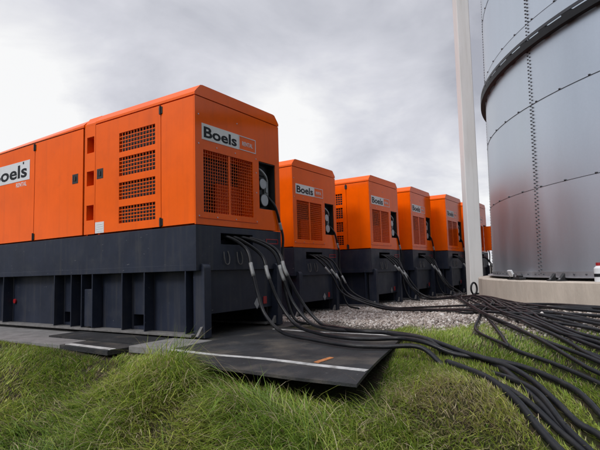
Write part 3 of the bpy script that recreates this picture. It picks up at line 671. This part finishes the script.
paths = {
 1: [[(9.40, 3.95), (9.05, 3.1), (8.3, 2.35), (7.74, 2.04), (7.49, 1.41), (7.01, .91), (6.63, .24), (6.3, -.3)],
     [(9.62, 4.0), (9.25, 3.3), (8.62, 2.62), (8.21, 1.79), (7.74, 1.19), (7.13, .58), (6.98, .25), (6.7, -.35)],
     [(9.50, 4.1), (9.15, 3.3), (8.40, 2.46), (7.15, 1.46), (6.75, .88), (6.45, .48), (6.23, .23), (5.8, -.25)],
     [(9.85, 4.1), (9.6, 3.4), (8.80, 2.42), (8.51, 1.69), (8.17, .92), (7.05, .25), (6.7, -.3)]],
 2: [[(12.2, 4.1), (11.7, 3.4), (10.3, 2.65), (8.94, 2.11), (6.88, 1.25), (6.17, .81), (5.64, .45), (5.35, .22), (4.9, -.2)],
     [(12.3, 4.0), (11.9, 3.35), (10.39, 2.8), (7.39, 1.71), (6.33, 1.22), (5.59, .79), (5.12, .45), (4.87, .21), (4.4, -.2)],
     [(12.5, 4.2), (12.0, 3.5), (11.0, 2.85), (9.51, 2.27), (7.2, 1.4), (6.32, .91), (5.76, .52), (5.49, .22), (5.0, -.2)],
     [(12.1, 3.9), (11.5, 3.25), (9.55, 2.50), (6.94, 1.56), (6.1, 1.12), (5.39, .72), (4.93, .41), (4.72, .21), (4.3, -.2)]],
 3: [[(14.5, 4.1), (13.2, 3.95), (11.7, 3.12), (8.84, 1.92), (6.76, 1.11), (5.96, .69), (5.41, .38), (5.16, .21), (4.7, -.15)],
     [(14.6, 4.0), (13.2, 4.0), (11.5, 3.15), (8.27, 1.95), (6.48, 1.42), (5.85, 1.22), (5.24, .88), (4.89, .59), (4.54, .2), (4.2, -.15)],
     [(14.8, 4.1), (13.4, 4.05), (11.6, 3.08), (9.53, 2.03), (7.14, 1.05), (6.42, .58), (5.9, .23), (5.3, -.25)],
     [(14.4, 4.1), (13.0, 3.9), (11.49, 3.1), (8.42, 1.75), (6.51, 1.02), (5.63, .57), (5.07, .21), (4.5, -.25)]],
 4: [[(16.7, 3.9), (14.0, 4.0), (11.55, 3.1), (10.6, 2.45), (8.47, 1.61), (6.65, .93), (5.95, .5), (5.58, .22), (5.1, -.2)],
     [(16.9, 3.85), (14.2, 4.05), (11.5, 3.05), (10.11, 2.26), (7.41, 1.32), (6.2, .77), (5.58, .39), (5.35, .22), (4.9, -.2)],
     [(16.8, 3.8), (14.0, 3.95), (11.7, 3.15), (10.4, 2.38), (8.72, 1.57), (7.38, .84), (6.84, .24), (6.4, -.3)]],
 5: [[(19.2, 3.6), (16.5, 3.75), (14.0, 4.08), (11.6, 3.18), (10.7, 2.56), (8.9, 1.75), (7.1, 1.18), (6.0, .6), (5.3, .1), (4.9, -.25)],
     [(19.3, 3.55), (16.5, 3.7), (14.0, 4.1), (11.5, 3.2), (10.5, 2.5), (8.3, 1.62), (6.9, .95), (6.5, .6), (6.1, .2), (5.7, -.25)]]}
ordn = ['', 'second', 'third', 'fourth', 'fifth', 'farthest']
for gi_, pp in paths.items():
    gxx, gyy, gzz = GEN[gi_]; zs = gzz+ZB
    for k, gp in enumerate(pp):
        x0 = gxx+.60+.14*k; r_ = .0195
        tx, ty = gp[0]
        hang = [(x0, gyy+.26, zs-.17), (x0+.03, gyy, zs-.155), (x0+.08+.05*k, gyy-.20, zs-.30), (x0+.10+(tx-x0)*.35, gyy-.38, zs-.62), (x0+.1+(tx-x0)*.6, gyy-.60, zs-1.02)]
        hang.append((tx-(gp[1][0]-tx)*.12, ty-(gp[1][1]-ty)*.2, gz(tx, ty)+.10))
        nm = 'one of the black cables hanging from the %s generator and crossing the gravel' % ordn[gi_]
        cable(hang+on(gp[1:], r_, .008*k+.012*(gi_ % 3), .07), r_, nm, 'black cables of the %s generator' % ordn[gi_], [(2.5+.2*k, 2.8+.2*k)])
# control leads down the right of each front
for i, (x_, y_, z_) in enumerate(GEN):
    zt = z_+ZB
    pts = [(x_+1.63, y_+.12, zt+.56), (x_+1.66, y_+.06, zt+.50), (x_+1.70, y_-.02, zt+.36), (x_+1.79, y_-.035, zt+.10), (x_+1.82, y_-.06, zt-.10), (x_+1.81, y_-.05, zt-.38), (x_+1.80, y_-.09, zt-.62), (x_+1.79, y_-.10, zt-.95), (x_+1.80, y_-.25, gz(x_+1.8, y_-.3)+.12), (x_+1.75, y_-.55, gz(x_+1.8, y_-.55)+.05)]
    cable(pts, .021, 'black lead from the control recess of the %s generator, down its right edge' % (['nearest']+ordn[1:])[i], 'control leads down the generator fronts', [(2.9, 3.4)], name='control_lead')
# loose feeders that come out of the tangle by the ring and run off over the grass
for q, (pts, lab) in enumerate((
    ([(11.3, 3.0), (9.2, 2.0), (7.6, 1.75), (6.55, 1.62), (6.1, 1.52), (5.72, 1.30), (5.3, 1.02)], 'thin black feeder dipping into the grass between gravel and cable bend'),
    ([(11.0, 2.9), (8.6, 1.55), (7.8, 1.0), (7.3, .55), (6.9, .1), (6.7, -.4)], 'thin black feeder nearest the concrete ring where the tangle leaves the photo'),
    ([(10.6, 2.7), (8.8, 2.3), (7.3, 1.15), (6.5, .85), (6.0, .35), (5.5, -.3)], 'thin black feeder crossing the middle of the tangle on the gravel edge'),
    ([(10.9, 2.75), (9.0, 1.65), (7.9, 1.25), (6.6, .5), (6.2, .1), (5.9, -.4)], 'thin black feeder looped over its neighbours at the gravel edge'))):
    cable(on(pts, .017, .03, .05), .017, lab, 'thin loose feeders', name='feeder_cable')
lx, ly = 11.93, 2.95
b = [(lx-.25, ly+.1, gz(lx-.25, ly+.1)+.03)]
for k in range(14):
    a = R(-90+k*30); b.append((lx+.09*math.cos(a)*.9+.004*k, ly-.02-.05*math.cos(a), gz(lx, ly)+.19+.14*math.sin(a)))
b.append((lx+.02, ly-.4, gz(lx, ly-.4)+.03))
cable(b, .022, 'black cable curled into an upright loop by the corner of the concrete ring', 'loose cable loops')

# ------------------------------------------------------------------ gravel stones
n = 60000
px_ = np.concatenate([rng.uniform(5.4, 13.5, n), rng.uniform(6.5, 20, 16000)]); py_ = np.concatenate([rng.uniform(-.8, 6.0, n), rng.uniform(3.4, 7, 16000)])
edge = 6.60-.85*sm((1.9-py_)/1.5)+.25*np.sin(py_*2.1)+.15*np.sin(py_*5.3)+rng.normal(0, .16, len(px_))
rs = np.hypot(px_-SC[0], py_-SC[1])
k = (px_ > edge) & (rs > CR+.02) & ~((px_ < 6.65) & (py_ > 4.1))
px_, py_ = px_[k], py_[k]; n = len(px_)
ico = bmesh.new(); bmesh.ops.create_icosphere(ico, subdivisions=1, radius=1); iv = np.array([v.co[:] for v in ico.verts]); ifc = np.array([[v.index for v in f_.verts] for f_ in ico.faces]); ico.free()
sz = rng.lognormal(math.log(.0125), .36, n)
sc = sz[:, None]*rng.uniform(.6, 1.35, (n, 3)); sc[:, 2] *= .75
ang = rng.uniform(0, 6.28, n); ca, sa = np.cos(ang), np.sin(ang)
V = iv[None]*sc[:, None]*rng.uniform(.8, 1.2, (n, len(iv), 1))
V = np.stack([V[..., 0]*ca[:, None]-V[..., 1]*sa[:, None], V[..., 0]*sa[:, None]+V[..., 1]*ca[:, None], V[..., 2]], -1)
V += np.stack([px_, py_, ground(px_, py_)+sz*.35], -1)[:, None]
Fs = (ifc[None]+(np.arange(n)*len(iv))[:, None, None]).reshape(-1, 3)
me = np_mesh('gravel', V.reshape(-1, 3), Fs)
at = me.attributes.new('tint', 'FLOAT', 'POINT'); at.data.foreach_set('value', np.repeat(rng.uniform(0, 1, n), len(iv)).astype(np.float32))
def tint_mat(name, stops, rough=.8, trans=0.0, spec=.3):
    m = bpy.data.materials.new(name); m.use_nodes = True; t = m.node_tree; b = t.nodes['Principled BSDF']; b.inputs['Roughness'].default_value = rough; b.inputs['Specular IOR Level'].default_value = spec
    a = t.nodes.new('ShaderNodeAttribute'); a.attribute_name = 'tint'; r = t.nodes.new('ShaderNodeValToRGB'); t.links.new(a.outputs['Fac'], r.inputs[0])
    el = r.color_ramp.elements; el[0].position = stops[0][0]; el[0].color = (*stops[0][1], 1); el[1].position = stops[-1][0]; el[1].color = (*stops[-1][1], 1)
    for p, c in stops[1:-1]: x = el.new(p); x.color = (*c, 1)
    t.links.new(r.outputs[0], b.inputs['Base Color'])
    if trans:
        tr = t.nodes.new('ShaderNodeBsdfTranslucent'); t.links.new(r.outputs[0], tr.inputs[0]); mx_ = t.nodes.new('ShaderNodeMixShader'); mx_.inputs[0].default_value = trans
        o_ = t.nodes['Material Output']; t.links.new(b.outputs[0], mx_.inputs[1]); t.links.new(tr.outputs[0], mx_.inputs[2]); t.links.new(mx_.outputs[0], o_.inputs[0])
    return m
tag(link('gravel', me, tint_mat('pebbles', [(0, (.13, .10, .085)), (.35, (.30, .25, .215)), (.75, (.42, .37, .33)), (1, (.60, .57, .54))], .85)), 'pale brown and grey gravel spread in front of the generators', 'gravel', kind='stuff')

# ------------------------------------------------------------------ grass
def dil(a, n):
    for _ in range(n):
        b = a.copy(); b[1:] |= a[:-1]; b[:-1] |= a[1:]; b[:, 1:] |= a[:, :-1]; b[:, :-1] |= a[:, 1:]; a = b
    return a
OC = np.zeros((500, 500), bool)                      # 2 cm cells covered by a cable
cp_ = np.array(CABLE_PTS); ci = ((cp_-[0, -2])/.02).astype(int); ok = (ci >= 0).all(1) & (ci < 500).all(1)
OC[ci[ok, 0], ci[ok, 1]] = True; OC = dil(OC, 2); ON = dil(OC, 5)
def grass(n, x0, x1, y0, y1, lmean, wd, dead=.0, lie=0.0):
    x = rng.uniform(x0, x1, n); y = rng.uniform(y0, y1, n)
    s = ((x-3.17)-.282*(6.63-y))/1.039
    cl = np.sin(x*2.3+np.sin(y*1.9)*1.5)*np.sin(y*2.7+np.sin(x*1.3)*1.7)+.6*np.sin(x*6.1+y*3.3)*np.sin(y*5.7-x*2.2)   # clump field
    edge = 6.55-.85*sm((1.9-y)/1.5)+.22*np.sin(y*2.1)+.12*np.sin(y*5.3)+rng.normal(0, .14, n)
    g_ = ground(x, y)
    ii = np.clip(((x)/.02).astype(int), 0, 499); jj = np.clip(((y+2)/.02).astype(int), 0, 499)
    k = (x < edge) & ~OC[ii, jj]
    k &= ~((x > 3.10) & (x < 5.80) & (y > 1.62+.24*(x-3.15)) & (y < 4.2) & ~(x < 3.45+.30*sm((y-2.85)/1.25)))          # plate
    k &= ~((x > 3.66) & (y > 4.1)); k &= ~((x > 3.48) & (y > 4.9))     # under the machine and boards
    k &= rng.uniform(0, 1, n) < np.clip(.70+.42*cl, .30, 1)
    x, y, s, cl, z = x[k], y[k], s[k], cl[k], g_[k]-.008; under = (x > 3.02+.55*sm((y-2.85)/1.25)) & (x < 5.85) & (y > 1.55) & (y < 4.2)
    near = ON[ii[k], jj[k]]; n = len(x)
    bank = sm((.15-s)/.9)*sm((.9+y)/1.0+.15)*(1-.45*sm((1.9-y)/.8))     # longest on the bank, short by the cables
    ln = lmean*(.50+.85*bank)*rng.lognormal(0, .36, n)*(1+.34*cl*bank+.1*cl)*np.where(near, .75, 1)
    ln = np.where(under, np.minimum(ln, np.clip(-.865-z, .015, .3)), ln)
    flow = 1.3*np.sin(x*1.1+y*.8)+.9*np.sin(x*2.9-y*2.1)+3.7           # the way the tufts are combed
    th = flow+rng.normal(0, .95, n)
    dx, dy = np.cos(th), np.sin(th)
    a0 = np.abs(rng.normal(.52+lie, .32, n)); bend = rng.uniform(.2, 1.0, n)**1.0*(1.0+.55*bank)
    wv = wd*rng.uniform(.55, 1.3, n); tw = rng.normal(0, .6, n)
    wx = (-dy*np.cos(tw)-dx*np.sin(tw))*wv; wy = (dx*np.cos(tw)-dy*np.sin(tw))*wv
    rows = []; o_ = np.zeros(n); u_ = np.zeros(n)
    for q, wq in enumerate((1, .95, .75, .5, 0)):
        if q: 
            a = a0+bend*(q-.5)*.5; o_ = o_+np.sin(a)*ln/4; u_ = u_+np.cos(a)*ln/4
        zz_ = np.maximum(z+u_, z+.004+.012*q)
        if wq: rows += [np.stack([x+dx*o_-wx*wq, y+dy*o_-wy*wq, zz_], -1), np.stack([x+dx*o_+wx*wq, y+dy*o_+wy*wq, zz_], -1)]
        else: rows.append(np.stack([x+dx*o_, y+dy*o_, zz_], -1))
    V = np.stack(rows, 1); i = np.arange(n)[:, None]*9
    T = np.concatenate([i+np.array(q) for q in ((0, 1, 3), (0, 3, 2), (2, 3, 5), (2, 5, 4), (4, 5, 7), (4, 7, 6), (6, 7, 8))], 0)
    patch = np.sin(x*1.7+1.3)*np.sin(y*1.9+.4)+.5*np.sin(x*3.9-y*2.7)
    brown = 1.3*np.exp(-(((x-3.80)/.42)**2+((y-1.20)/.48)**2))+.35*np.exp(-(((x-2.9)/.5)**2+((y-3.1)/.9)**2))
    tint = np.clip(.40+.12*patch+.15*rng.normal(0, 1, n)+.28*brown*rng.uniform(.3, 1.4, n)-.10*cl*bank, 0, .80)
    tint = np.where(rng.uniform(0, 1, n) < .13+.42*brown+dead, rng.uniform(.82, 1, n), tint)
    return V.reshape(-1, 3), T, np.repeat(tint, 9)
parts = [grass(175000, .6, 4.6, -1.2, 9.5, .088, .0030), grass(120000, 3.6, 7.4, -1.5, 2.6, .078, .0030), grass(55000, .6, 4.2, -.6, 6.5, .118, .0040), grass(26000, 2.3, 3.4, 1.2, 4.2, .15, .0032),
         grass(26000, .8, 5.5, -.8, 6.5, .10, .0024, .75, .7), grass(5000, .8, 5.2, -.8, 6.5, .085, .0095, 0, .45)]
off = 0; VV = []; TT = []; QQ = []
for v, t_, q in parts: VV.append(v); TT.append(t_+off); QQ.append(q); off += len(v)
me = np_mesh('grass', np.concatenate(VV), np.concatenate(TT))
at = me.attributes.new('tint', 'FLOAT', 'POINT'); at.data.foreach_set('value', np.concatenate(QQ).astype(np.float32))
tag(link('grass', me, tint_mat('grass_blades', [(0, (.045, .105, .015)), (.32, (.17, .275, .032)), (.58, (.35, .43, .065)), (.80, (.48, .47, .13)), (.82, (.32, .25, .13)), (1, (.55, .48, .31))], .45, .30, .4)), 'long shaggy green and straw grass on the bank and beside the gravel', 'grass', kind='stuff')
print('grass faces', len(me.polygons))
